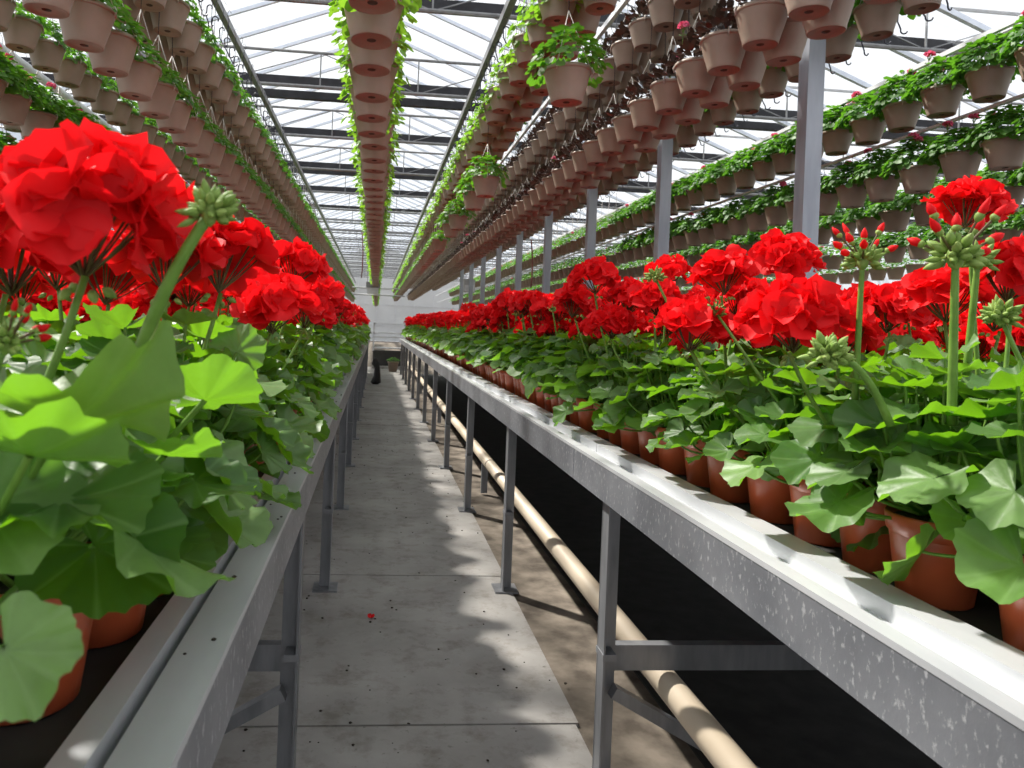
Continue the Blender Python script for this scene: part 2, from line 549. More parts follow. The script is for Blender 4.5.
def bench(label, xo, sgn, width, detail=True):
    """xo: outer face of the aisle rail; sgn: direction away from the aisle"""
    b = thing('plant_bench', label, 'bench', (xo + sgn * width / 2, 0, 0))
    X = lambda d: sgn * (d - width / 2)
    tm = MB().box(*sorted((X(0.085), X(width))), YB0, YB1, BENCH_TOP - .03, BENCH_TOP)
    obj('bench_top', tm, M['bench_top'], b, smooth=False)
    T, Bm = RAIL_T, RAIL_B
    w1, w2, w3 = (.024, .060, .104) if sgn > 0 else (.042, .051, .075)
    prof = [(0, Bm), (0, T - .002), (.004, T - .002), (.004, Bm + .004), (.022, Bm + .004), (.022, Bm)]
    g = 0 if sgn > 0 else -.022
    cap_ = [(-.001, T - .008), (-.001, T), (w1, T), (w1, T - .014 + g), (w2, T - .016 + g), (w2, T + .006), (w3, T + .006), (w3, T - .04), (w3 - .003, T - .04), (w3 - .003, T + .003), (w2 + .003, T + .003), (w2 + .003, T - .019 + g), (w1 - .003, T - .017 + g), (w1 - .003, T - .003), (.003, T - .003), (.003, T - .008)]
    rm, cm_ = MB(), MB()
    y = YB0
    while y < YB1 - .01:
        y2 = min(y + 3.05, YB1)
        rm.prism_y([(X(x), z) for x, z in prof], y, y2 - .004)
        cm_.prism_y([(X(x), z) for x, z in cap_], y, y2 - .003)
        y = y2
    r = obj('front_rail', rm, M['rail'], b, smooth=False)
    obj('rail_cap', cm_, M['rail_cap'], r, smooth=False)
    obj('back_rail', MB().box(*sorted((X(width), X(width + .03))), YB0, YB1, Bm, T), M['rail'], b, smooth=False)
    y = 1.65 - 1.25 * 2
    while y < YB1 - .3:
        lx = 0.018
        lm = MB().box(*sorted((X(lx), X(lx + .042))), y - .003, y + .003, 0.008, Bm + .05)
        lm.box(*sorted((X(lx), X(lx + .005))), y - .045, y, 0.008, Bm + .05)
        lm.box(*sorted((X(lx - .002), X(lx + .03))), y - .048, y + .005, 0.31, 0.325)
        lg = obj('leg', lm, M['leg'], b, smooth=False)
        fm = MB().box(*sorted((X(lx - .03), X(lx + .065))), y - .055, y + .045, 0.0, 0.008)
        obj('foot_plate', fm, M['leg'], lg, smooth=False)
        l2 = MB().box(*sorted((X(width - .12), X(width - .078))), y - .02, y + .02, 0.0, Bm + .05)
        obj('leg', l2, M['leg'], b, smooth=False)
        if detail and y < 2:
            cm = MB().box(*sorted((X(lx + .02), X(width - .1))), y + .004, y + .03, 0.265, 0.325)
            obj('cross_bar', cm, M['leg'], b, smooth=False)
            dm = MB().bar((X(lx + .03), y - .03, 0.235), (X(0.44), y - .03, 0.016), 0.028, 0.028)
            obj('brace', dm, M['leg'], b, smooth=False)
        if detail:
            sm = MB().box(*sorted((X(0.03), X(width))), y - .02, y + .02, Bm + .01, BENCH_TOP - .03)
            obj('bearer', sm, M['leg'], b, smooth=False)
        y += 1.25
    return b


XRB, XLB = 0.53, -0.124
bench('long galvanised bench right of the aisle, full of red geraniums', XRB, 1, 1.75)
bench('long galvanised bench left of the aisle, mostly in shade', XLB, -1, 1.75)

# bench added beyond the posts to keep light from under the right bench
shade_bench = thing('plant_bench', 'bench added beyond the right-hand steel posts to darken the floor', 'bench', (3.9, 0, 0))
obj('bench_top', MB().box(-1.0, 1.0, YB0, YB1, BENCH_TOP - .03, BENCH_TOP), M['bench_top'], shade_bench, smooth=False)
for sx in (-1, 1):
    obj('side_rail', MB().box(*sorted((sx * 1.0, sx * 1.03)), YB0, YB1, RAIL_B, RAIL_T), M['rail'], shade_bench, smooth=False)
for k in range(12):
    for sx in (-.9, .9):
        obj('leg', MB().box(sx - .02, sx + .02, k * 1.4 - .02, k * 1.4 + .02, 0, BENCH_TOP - .03), M['leg'], shade_bench, smooth=False)

# heating pipe under the right bench
hp = thing('heating_pipe', 'beige plastic pipe running along the floor under the right bench', 'pipe', (0.735, 0, 0.22))
obj('pipe', MB().tube([(0, YB0, 0), (0, 16.4, 0)], 0.033, 20), M['pvc'], hp)
for k in range(7):
    y = 1.78 + 2.6 * k
    obj('collar', MB().tube([(0, y - .012, 0), (0, y + .012, 0)], 0.0345, 20), M['pvc_ring'], hp)
for k in range(4):
    y = 4.6 + 3.3 * k
    obj('pipe_stand', MB().box(-.02, .02, y - .012, y + .012, -.22, -.033), M['leg'], hp, smooth=False)

# steel posts
for k in range(9):
    D = 4.25 + 2.16 * k
    X = 2.5
    y = (D - X * SY) / CY
    p = thing('steel_post', f'square galvanised steel post, {ordn(k)} of the line behind the right bench', 'post', (X, y, 0), 0, 'steel posts behind the right bench')
    pm = MB()
    w_ = .05
    pm.box(-w_, w_, -w_, -w_ + .012, 0, 4.0); pm.box(-w_, w_, w_ - .012, w_, 0, 4.0)
    pm.box(-w_, -w_ + .03, -w_ + .012, w_ - .012, 0, 4.0); pm.box(-w_ + .045, w_ - .012, -w_ + .012, w_ - .012, 0, 4.0)
    obj('column', pm, M['post'], p, smooth=False)
    obj('base_plate', MB().box(-.1, .1, -.1, .1, -.012, 0.0), M['leg'], p, smooth=False)

# ------------------------------------------------------------------ leaves and flowers
def leaf(mb, o, tip, nrm, R, rnd, nA=30, nR=4, cup=0.22, wave=0.08, mat=0, tone=None):
    """zonal geranium leaf: round blade, back notch, scalloped rim, petiole joint at o"""
    tip = Vector(tip).normalized(); nrm = Vector(nrm)
    nrm = (nrm - tip * nrm.dot(tip)).normalized()
    sd = nrm.cross(tip)
    p1, p2, p3 = rnd.uniform(0, 6.3), rnd.uniform(0, 6.3), rnd.uniform(0, 6.3)
    tone = rnd.random() if tone is None else tone
    lim = math.radians(166)
    vs = [Vector(o)]; at_ = [(0.0, 0.0, tone)]
    fs = []
    for j in range(1, nR + 1):
        q = j / nR
        for k in range(nA + 1):
            t = -lim + 2 * lim * k / nA
            e = 1 + 0.045 * math.cos(7 * t) * q + (0.026 * math.cos(21 * t) if nA >= 24 else 0) * q ** 3
            e *= 1 - 0.30 * math.exp(-((PI - abs(t)) / 0.38) ** 2)
            r = R * q * e
            z = R * (cup * q ** 1.6 + wave * q * q * (math.sin(3 * t + p1) + 0.8 * math.sin(2 * t + p2)) + 0.6 * wave * q ** 4 * math.sin(9 * t + p3) - 0.05 * math.cos(7 * t) * q + (0.03 * q ** 5 * math.sin(21 * t + p1) if nA >= 24 else 0))
            vs.append(Vector(o) + tip * (r * math.cos(t) + 0.12 * R * q) + sd * (r * math.sin(t)) + nrm * z)
            at_.append(((t / (2 * PI) + 0.5), q, tone))
    for k in range(nA):
        fs.append((0, 1 + k, 2 + k))
    for j in range(nR - 1):
        a = 1 + j * (nA + 1); b = a + nA + 1
        for k in range(nA):
            fs.append((a + k, b + k, b + k + 1, a + k + 1))
    mb.add(vs, fs, mat, at_)


def fan_leaf(mb, o, tip, nrm, R, rnd, n=6, cup=0.2, mat=0, long=1.0):
    tip = Vector(tip).normalized(); nrm = Vector(nrm)
    nrm = (nrm - tip * nrm.dot(tip))
    nrm = nrm.normalized() if nrm.length > 1e-4 else tip.orthogonal().normalized()
    sd = nrm.cross(tip)
    tone = rnd.random()
    vs = [Vector(o)]; at_ = [(0.07, 0, tone)]
    for k in range(n + 1):
        t = -2.7 + 5.4 * k / n
        rr = R * rnd.uniform(.82, 1.12)
        vs.append(Vector(o) + tip * (rr * math.cos(t) * long + .45 * R * long) + sd * rr * math.sin(t) + nrm * R * (cup + rnd.uniform(-.15, .15)))
        at_.append((0.07, 1, tone))
    mb.add(vs, [(0, 1 + k, 2 + k) for k in range(n)], mat, at_)


def curve(p, q, sag, n=5):
    p, q = Vector(p), Vector(q)
    c = (p + q) / 2 + Vector(sag)
    return [p * (1 - t) ** 2 + c * 2 * t * (1 - t) + q * t * t for t in [i / n for i in range(n + 1)]]


def foliage(rnd, n, lod, base=0.098, spread=0.13, zlo=0.02, zhi=0.185, extra=(), custom_only=False):
    mb = MB()
    for i in range(0 if custom_only else n):
        az = i * 2.39996 + rnd.uniform(-.35, .35)
        f = (i + 0.5) / n                     # 0 low outer, 1 high inner
        rr = spread * (1.0 - 0.75 * f ** 1.3) * rnd.uniform(.75, 1.1)
        z = base + zlo + (zhi - zlo) * f ** .8 + rnd.uniform(-.015, .02)
        o = Vector((rr * math.cos(az), rr * math.sin(az), z))
        tilt = (1 - f) * 0.75 + rnd.uniform(-.35, .35)
        tip = Vector((math.cos(az) * math.cos(tilt), math.sin(az) * math.cos(tilt), -math.sin(tilt)))
        nr = Vector((math.cos(az) * math.sin(tilt), math.sin(az) * math.sin(tilt), math.cos(tilt))) + Vector((rnd.uniform(-.25, .25), rnd.uniform(-.25, .25), 0))
        R = rnd.uniform(.034, .054) * (1.05 - .25 * f)
        root = Vector((0.02 * math.cos(az), 0.02 * math.sin(az), base - .01 + 0.05 * f))
        if lod == 0:
            leaf(mb, o, tip, nr, R, rnd, 42, 4, rnd.uniform(.05, .42), rnd.uniform(.07, .15))
            mb.tube(curve(root, o, (0.3 * (o.x - root.x), 0.3 * (o.y - root.y), -.01)), [.0028, .0026, .0024, .0022, .002, .0018], 5, 1, False)
        elif lod == 1:
            leaf(mb, o, tip, nr, R, rnd, 15, 2, rnd.uniform(.08, .32), rnd.uniform(.06, .13))
            mb.tube([root, o], [.0026, .0018], 3, 1, False)
        else:
            fan_leaf(mb, o, tip, nr, R * 1.05, rnd, 6)
    for (o, tip, nr, R, cup, wave, tone) in extra:
        leaf(mb, o, tip, nr, R, rnd, 63, 7, cup, wave, 0, tone)
        root = Vector((0, 0, base))
        mb.tube(curve(root, o, (0, 0, -.01)), [.003, .0028, .0027, .0026, .0025, .0024], 6, 1, False)
    return mb


def petal(mb, o, d, n, Lp, W, rnd, nS, nW, mat=0):
    """one broad petal from o along d, facing n"""
    sd = n.cross(d).normalized()
    tone = rnd.random(); ph = rnd.uniform(0, 6.3); curl = rnd.uniform(-.25, .35)
    vs, at_ = [], []
    for i in range(nS + 1):
        s = i / nS
        wd = W * (0.16 + 0.84 * math.sin(PI * (0.06 + 0.60 * s)) ** .9)
        for j in range(nW + 1):
            c = -1 + 2 * j / nW
            sl = s * (1 - 0.30 * c * c * s + 0.03 * math.sin(7 * c + ph) * s)
            z = Lp * (0.22 * c * c * s + curl * s * s + 0.12 * s * math.sin(3.4 * c + ph + 2 * s) + 0.04 * s * s * math.sin(9 * c + 2 * ph))
            vs.append(o + d * (Lp * sl) + sd * (wd * c) + n * z); at_.append((c, s, tone))
    fs = [(i * (nW + 1) + j, i * (nW + 1) + j + 1, (i + 1) * (nW + 1) + j + 1, (i + 1) * (nW + 1) + j) for i in range(nS) for j in range(nW)]
    mb.add(vs, fs, mat, at_)


def flower_head(rnd, lod, Rh=0.042, n=18, polar=1.62, axis=UP, pm=0, stem=1, pl=0.030, flat=.72):
    """domed umbel centred on the origin; materials: 0 petals, 1 pedicels, 2 calyx green"""
    mb = MB()
    q = UP.rotation_difference(Vector(axis).normalized())
    base = q @ Vector((0, 0, -0.040))
    for i in range(n):
        th = math.acos(1 - (1 - math.cos(polar)) * (i + .5) / n) + rnd.uniform(-.08, .08)
        az = i * 2.39996 + rnd.uniform(-.2, .2)
        d = q @ Vector((math.sin(th) * math.cos(az), math.sin(th) * math.sin(az), math.cos(th)))
        o = d * Rh * rnd.uniform(.75, 1.08)
        o -= q @ Vector((0, 0, (1 - flat) * Rh * math.cos(th)))
        d = (d + q @ Vector((rnd.uniform(-.3, .3), rnd.uniform(-.3, .3), .35))).normalized()
        if lod < 2:
            mb.tube(curve(base, o, (0, 0, -.004), 2), .0011 if lod == 0 else .0014, 4 if lod == 0 else 3, stem, False)
        u = d.orthogonal().normalized(); v = d.cross(u)
        np_ = rnd.choice((5, 6, 7)) if lod == 0 else (5 if lod == 1 else 3)
        a0 = rnd.uniform(0, 6.3)
        for k in range(np_):
            a = a0 + 2 * PI * k / np_ + rnd.uniform(-.2, .2)
            el = rnd.uniform(-.15, .6) if k % 2 else rnd.uniform(.2, .95)
            e = u * math.cos(a) + v * math.sin(a)
            pd = (e * math.cos(el) + d * math.sin(el)).normalized()
            pn = (d * math.cos(el) - e * math.sin(el)).normalized()
            Lp = pl * rnd.uniform(.85, 1.15)
            if lod == 0:
                petal(mb, o, pd, pn, Lp, Lp * .64, rnd, 5, 6, pm)
            elif lod == 1:
                petal(mb, o, pd, pn, Lp, Lp * .66, rnd, 2, 2, pm)
            else:
                petal(mb, o, pd, pn, Lp * 1.25, Lp * .85, rnd, 1, 1, pm)
    if lod < 2:
        for k in range(4):
            a = k * 1.6 + rnd.random()
            p = base + Vector((math.cos(a) * .012, math.sin(a) * .012, -.006))
            teardrop(mb, p, Vector((math.cos(a), math.sin(a), -.7)), .0035, .012, 2)
    return mb


def teardrop(mb, o, d, r, l, mat=0, n=6):
    mb.lathe([(r * .25, 0), (r * .9, l * .25), (r, l * .5), (r * .6, l * .78), (0.0001, l)], n, o, mat, axis=Vector(d).normalized())


def bud_cluster(rnd, n=44, R=0.0115, red=0.0, long=1.0):
    """tight knob of green buds; materials 0 bud green, 1 red bud, 2 stem"""
    mb = MB()
    mb.lathe([(0.0001, -R * .8), (R * .35, -R * .5), (R * .5, 0), (R * .4, R * .5), (0.0001, R * .7)], 10, (0, 0, 0), 0)
    for i in range(n):
        z = 1 - 1.7 * (i + .5) / n
        a = i * 2.39996
        s = math.sqrt(max(0, 1 - z * z))
        d = Vector((s * math.cos(a), s * math.sin(a), z + .15)).normalized()
        rl = rnd.uniform(.011, .017) * long
        if rnd.random() < red:
            d = (d + Vector((0, 0, .7))).normalized()
            st = d * R * .6
            en = d * (R * 1.2 + rnd.uniform(.006, .022))
            mb.tube([st, en], .0011, 4, 3, False)
            teardrop(mb, en, d, rnd.uniform(.0024, .0038), rl * 1.0, 1)
            teardrop(mb, en - d * .002, d, .0030, rl * .6, 0)
        else:
            d = (d + Vector((rnd.uniform(-.3, .3), rnd.uniform(-.3, .3), .2))).normalized()
            teardrop(mb, d * R * rnd.uniform(.4, .9), d, rnd.uniform(.0022, .0034), rl * .85, 0, 7)
    return mb


def pot_mb(n=28):
    mb = MB()
    r0, r1, h = .040, .0545, .104
    prof = [(r0 - .004, 0), (r0, .003), (r0 + (r1 - r0) * .7, h * .76), (r1 - .004, h * .77), (r1 - .001, h * .80), (r1 + .001, h * .97), (r1, h), (r1 - .003, h), (r1 - .004, h * .9), (.0001, h * .9)]
    mb.lathe(prof, n)
    return mb


ME = {}
ME['pot'] = pot_mb(28).mesh('pot', [M['terracotta']])
ME['pot_low'] = pot_mb(12).mesh('pot', [M['terracotta']])
ME['soil'] = MB().lathe([(.0495, 0), (.0495, .002), (.03, .006), (.0001, .004)], 16).mesh('soil', [M['soil']])
LEAFM = [M['leaf'], M['stem']]
HEADM = [M['petal'], M['pedicel'], M['bud']]
BUDM = [M['bud'], M['petal'], M['stem'], M['pedicel']]
HEADS = {lod: [flower_head(random.Random(50 + 7 * k + lod), lod, n=(17, 14, 11)[lod], Rh=RN.uniform(.044, .052)) for k in range(6)] for lod in (0, 1, 2)}
HEADME = {lod: [h.mesh('flower_head', HEADM) for h in hs] for lod, hs in HEADS.items()}
BUDME = [bud_cluster(random.Random(80 + k), red=(0, 0.2, 0)[k]).mesh('bud_cluster', BUDM) for k in range(3)]
FOLN = 27
FOLME = {0: [foliage(random.Random(200 + k), FOLN, 0, zlo=-.015, spread=.135).mesh('foliage', LEAFM) for k in range(10)],
         1: [foliage(random.Random(300 + k), FOLN - 2, 1).mesh('foliage', LEAFM) for k in range(7)],
         2: [foliage(random.Random(400 + k), 20, 2).mesh('foliage', LEAFM) for k in range(5)]}


def stalk_mesh(p, q, r=.0032, bend=(0, 0, 0), n=6, sides=7):
    return MB().tube(curve(p, q, bend, n), [r * (1.15 - .35 * i / n) for i in range(n + 1)], sides).mesh('flower_stalk', [M['stem']])


def add_head(root, pos, lod, k, scale=1.0, base=(0, 0, .11), bend=None):
    """stalk (part) carrying a flower head (sub-part); pos relative to the plant"""
    pos = Vector(pos)
    bot = pos - Vector((0, 0, .038 * scale))
    bend = bend or ((pos.x - base[0]) * .2, (pos.y - base[1]) * .2, .0)
    s = link('flower_stalk', stalk_mesh(base, bot, .0032 if lod < 2 else .003, bend, 6 if lod == 0 else 3, 7 if lod == 0 else 4), root)
    h = link('flower_head', HEADME[lod][k % 6], s, pos)
    h.scale = (scale,) * 3
    h.rotation_euler = (RN.uniform(-.25, .25), RN.uniform(-.25, .25), RN.uniform(0, 6.3))
    return h


def add_bud(root, pos, k, scale=1.0, base=(0, 0, .11), bend=None, rot=(0, 0, 0), r=.0032):
    pos = Vector(pos)
    s = link('bud_stalk', stalk_mesh(base, pos, r, bend or (0, 0, 0), 10, 8), root)
    h = link('bud_cluster', BUDME[k % 3], s, pos)
    h.scale = (scale,) * 3
    h.rotation_euler = rot
    return h


def proto(lod, k, seed):
    """one generic plant with its parts, later copied"""
    rnd = random.Random(seed)
    r = link('potted_geranium', None)
    r.empty_display_size = .05
    p = link('pot', ME['pot'] if lod < 2 else ME['pot_low'], r)
    link('soil', ME['soil'], p, (0, 0, .094))
    link('foliage', FOLME[lod][k % len(FOLME[lod])], r)
    nh = rnd.choice((1, 2, 2, 3)) if lod else rnd.choice((0, 1, 1))
    for i in range(nh):
        a = rnd.uniform(0, 6.3); rr = rnd.uniform(.02, .09)
        add_head(r, (rr * math.cos(a), rr * math.sin(a), rnd.uniform(.30, .445)), lod, rnd.randrange(6), rnd.uniform(.85, 1.1))
    if lod < 2 and rnd.random() < .6:
        a = rnd.uniform(0, 6.3); rr = rnd.uniform(.03, .09)
        add_bud(r, (rr * math.cos(a), rr * math.sin(a), rnd.uniform(.27, .40)), rnd.randrange(3), rnd.uniform(.7, 1.0))
    return r


PROTO = {0: [proto(0, k, 600 + k) for k in range(10)], 1: [proto(1, k, 700 + k) for k in range(12)], 2: [proto(2, k, 800 + k) for k in range(8)]}

# ------------------------------------------------------------------ where the geraniums stand
ROWN = ['aisle-side', 'second', 'third', 'fourth', 'fifth', 'sixth', 'seventh', 'eighth', 'ninth', 'tenth', 'eleventh', 'twelfth']
DX, DY = 0.128, 0.128
plants = []
for side, x0, sg, rows in (('right', 0.700, 1, 12), ('left', -0.262, -1, 8)):
    for r in range(rows):
        y = (0.43 if side == 'right' else 0.335) + (r % 2) * DY / 2
        while y < 15.7:
            x = x0 + sg * r * DX
            D = y * CY + x * SY
            q = pix((x, y, .95))
            if q and -130 < q[0] < 1150:
                plants.append(dict(side=side, row=r, x=x + RN.uniform(-.01, .01), y=y + RN.uniform(-.012, .012), D=D, eff=D * (1 + .13 * r)))
            y += DY
plants.sort(key=lambda p: p['eff'])
cnt = {}
for p in sorted(plants, key=lambda p: p['y']):
    k = (p['side'], p['row']); p['i'] = cnt.get(k, 0); cnt[k] = p['i'] + 1
solo, rest = plants[:300], plants[300:]

# special flowers of the foreground, given as (photo pixel, depth, size)
HERO_HEADS = {
    'left': [((88, 218), .47, 1.0), ((8, 250), .62, 1.0), ((222, 262), .88, 1.0), ((168, 262), .80, .9), ((110, 275), .95, 1.0), ((296, 268), 1.5, .95), ((272, 308), 1.08, 1.0), ((318, 300), 1.75, 1.0), ((240, 290), 1.35, 1.0),
             ((60, 262), 1.0, 1.0), ((15, 285), 1.15, 1.0), ((190, 285), 1.25, 1.0), ((305, 312), 1.5, .9)],
    'right': [((970, 208), .95, .70), ((1012, 275), .98, .95), ((945, 298), 1.15, 1.0), ((790, 322), .98, 1.1), ((840, 335), 1.08, .9), ((785, 262), 1.4, 1.0), ((722, 276), 1.35, .9), ((692, 330), 1.3, 1.0), ((735, 300), 1.55, 1.0),
              ((890, 312), 1.35, 1.0), ((655, 300), 1.75, 1.0), ((595, 280), 2.0, 1.0), ((632, 300), 1.95, 1.0), ((575, 305), 2.15, 1.0), ((860, 310), 1.6, 1.0), ((1000, 310), 1.3, 1.0), ((760, 335), 1.3, .9), ((610, 325), 1.8, .9), ((668, 275), 2.1, .9)],
}
HERO_BUDS = {
    'left': [((210, 214), .46, .95, 2, (130, 384), (-.006, 0, .012), .0045), ((6, 345), .42, .7, 1, None, None, .002)],
    'right': [((955, 258), .80, 1.6, 1, (951, 425), None, .0046), ((977, 262), .92, 1.2, 0, (966, 375), None, .0044), ((862, 262), .92, 1.3, 1, (854, 405), None, .0038), ((828, 357), .80, 1.35, 2, (890, 425), (.0, 0, .045), .0042), ((1000, 318), .86, 1.2, 0, None, None, .0032),
              ((655, 278), 1.45, 1.1, 0, None, None, .0032), ((715, 312), 1.25, .9, 1, None, None, .003)],
}


def pick(side, P, pool):
    best = min((p for p in pool if p['side'] == side), key=lambda p: (p['x'] - P.x) ** 2 + (p['y'] - P.y) ** 2 + (0 if len(p.get('heads', [])) + len(p.get('buds', [])) < 2 else .02))
    return best


for side in HERO_HEADS:
    for (px, D, s) in HERO_HEADS[side]:
        P = at(px[0], px[1], D); p = pick(side, P, solo)
        p.setdefault('heads', []).append((P, s)); p['hero'] = True
for side in HERO_BUDS:
    for (px, D, s, k, foot, bend, rr) in HERO_BUDS[side]:
        P = at(px[0], px[1], D); p = pick(side, P, solo)
        p.setdefault('buds', []).append((P, s, k, at(*foot, D + .02) if foot else None, bend, rr)); p['hero'] = True

# big single leaves of the foreground: (pixel of the petiole joint, depth, tip direction, upper-face direction, radius, cup, wave, tone)
HERO_LEAVES = {
    'left': [
        ((62, 425), .40, (.9, .1, .05), (-.05, .27, .96), .055, .45, .24, .9),
        ((60, 500), .40, (.8, -.35, -.1), (.05, -.28, 1), .048, .16, .10, .15),
        ((95, 545), .46, (.9, -.25, -.35), (.2, -.5, .6), .050, .10, .10, .0),
        ((5, 650), .30, (.6, -.4, -.6), (.3, -.65, .6), .027, .16, .14, .9),
        ((120, 400), .50, (.9, -.1, -.1), (.15, -.2, 1), .036, .2, .12, .2),
        ((205, 400), .58, (.9, -.1, .15), (-.1, .55, .8), .040, .30, .10, .8),
        ((165, 455), .52, (.9, -.3, .05), (.0, .35, .9), .036, .25, .10, .9),
        ((195, 480), .58, (.9, -.3, -.35), (.3, -.2, .9), .044, .18, .10, .1),
        ((30, 455), .36, (.4, -.3, .1), (.1, .4, .9), .044, .25, .1, .6),
        ((237, 352), .95, (.3, .25, .9), (-.1, .95, -.1), .036, .2, .1, .8),
    ],
    'right': [
        ((940, 500), .86, (-.5, -.75, -.1), (-.2, .1, 1), .050, .3, .12, .5),
        ((1000, 460), .80, (-.6, -.6, .0), (-.2, -.1, 1), .050, .25, .12, .5),
        ((880, 455), .90, (-.6, -.6, .0), (.0, .1, 1), .046, .3, .12, .6),
        ((960, 400), .92, (.3, -.8, .0), (.0, .1, 1), .050, .25, .12, .5),
        ((720, 390), 1.25, (-.5, -.7, -.2), (-.3, -.3, .9), .045, .15, .1, .4),
        ((1010, 530), .74, (-.6, -.6, -.3), (-.2, -.3, .9), .040, .2, .12, .6),
    ],
}
for side in HERO_LEAVES:
    for (px, D, tip, nr, R, cup, wave, tone) in HERO_LEAVES[side]:
        P = at(px[0], px[1], D)
        p = min((p for p in solo if p['side'] == side), key=lambda p: (p['x'] - P.x) ** 2 + (p['y'] - P.y) ** 2)
        p.setdefault('leaves', []).append((P, tip, nr, R, cup, wave, tone)); p['hero'] = True

GROUP = {'right': 'potted geraniums on the right bench', 'left': 'potted geraniums on the left bench'}
for p in solo:
    D = p['D']
    lod = 0 if D < 2.3 else (1 if D < 6.5 else 2)
    rz = RN.uniform(0, 6.3)
    rown = ROWN[p['row']]
    lab = f"geranium in terracotta pot, {ordn(p['i'])} from the near end, {rown} row, {p['side']} bench"
    loc = Vector((p['x'], p['y'], BENCH_TOP))
    if lod == 0:
        # near plants: pot, foliage and the flowers seen in the photo
        r = thing('potted_geranium', lab, 'potted plant', loc, 0, GROUP[p['side']])
        pt = link('pot', ME['pot'], r); pt.rotation_euler = (0, 0, rz)
        link('soil', ME['soil'], pt, (0, 0, .094))
        if p.get('leaves'):
            ex = [(P - loc, tip, nr, R, cup, wave, tone) for (P, tip, nr, R, cup, wave, tone) in p['leaves']]
            near_left = p['side'] == 'left' and D < .6
            link('foliage', foliage(random.Random(1000 + p['i'] * 13 + p['row']), 14 if near_left else 30, 0, extra=ex, zlo=.07 if near_left else -.03, zhi=.16 if near_left else .185).mesh('foliage', LEAFM), r)
        else:
            fo = link('foliage', FOLME[0][RN.randrange(10)], r); fo.rotation_euler = (0, 0, rz)
            fo.scale = (1, 1, RN.uniform(.85, 1.05))
        for (P, s) in p.get('heads', []):
            add_head(r, P - loc, 0, RN.randrange(6), s)
        for (P, s, k, foot, bend, rr) in p.get('buds', []):
            b = Vector((0, 0, .11)) if foot is None else foot - loc
            add_bud(r, P - loc, k, s, b, bend, (0, 0, RN.uniform(0, 6)), rr)
        if not p.get('hero') and D > 1.5 and p['row'] < 9:
            for i in range(RN.choice((0, 1, 1, 2))):
                a = RN.uniform(0, 6.3); rr = RN.uniform(.02, .08)
                add_head(r, (rr * math.cos(a), rr * math.sin(a), RN.uniform(.28, .40)), 0 if D < 1.8 else 1, RN.randrange(6), RN.uniform(.8, 1.05))
    else:
        src = RN.choice(PROTO[lod])
        r = copy_tree(src, loc, rz, RN.uniform(.93, 1.06))
        tag(r, lab, 'potted plant', GROUP[p['side']])
    p['obj'] = r

# the prototypes themselves are not part of the place
for lst in PROTO.values():
    for r in lst:
        for ch in list(r.children):
            for g in list(ch.children):
                bpy.data.objects.remove(g)
            bpy.data.objects.remove(ch)
        bpy.data.objects.remove(r)

# the remaining geraniums, farther off
def far_plant(seed):
    rnd = random.Random(seed)
    mb = MB()
    mb.lathe([(.04, 0), (.05, .078), (.0545, .08), (.0545, .104), (.0001, .1)], 8, (0, 0, 0), 2)
    f = foliage(rnd, 15, 2)
    mb.add(f.v, f.f, 0, f.a)
    for i in range(rnd.choice((1, 2, 2))):
        a = rnd.uniform(0, 6.3); rr = rnd.uniform(.02, .09)
        c = Vector((rr * math.cos(a), rr * math.sin(a), rnd.uniform(.29, .43)))
        mb.tube([(0, 0, .1), c], .003, 3, 1, False)
        h = flower_head(rnd, 2, n=9, pm=0)
        mb.add([Vector(v) + c for v in h.v], h.f, 3, h.a)
    return mb


fp = [far_plant(900 + k) for k in range(10)]
o = merged('potted_geraniums', fp, [(RN.randrange(10), p['x'], p['y'], BENCH_TOP, RN.uniform(0, 6.3), RN.uniform(.93, 1.06)) for p in rest], [M['leaf'], M['stem'], M['terracotta'], M['petal']])
tag(o, 'far mass of red potted geraniums towards the end of both benches', 'potted plants', kind='stuff')

# ------------------------------------------------------------------ hanging baskets
BR, BB, BH = .122, .080, .170


def basket_mb(n=56, flutes=True):
    mb = MB()
    rp = 0.018 if flutes else 0
    mb.lathe([(.0001, .012), (.017, .012), (.018, .004)], 16, mat=2, caps=False)
    mb.lathe([(.018, .004), (.030, .003), (BB * .80, .005), (BB * .84, .0), (BB * .97, .0)], n, mat=1, caps=False)
    mb.lathe([(BB * .97, .0), (BB, .004), (BB * 1.02, .02), (BB + (BR - .006 - BB) * .5, BH * .45), (BR - .006, BH * .88)], n, mat=0, ripple=rp, caps=False)
    mb.lathe([(BR - .006, BH * .88), (BR, BH * .89), (BR + .002, BH * .93), (BR, BH), (BR - .008, BH), (BR - .012, BH * .9), (.0001, BH * .9)], n, mat=0, caps=False)
    return mb


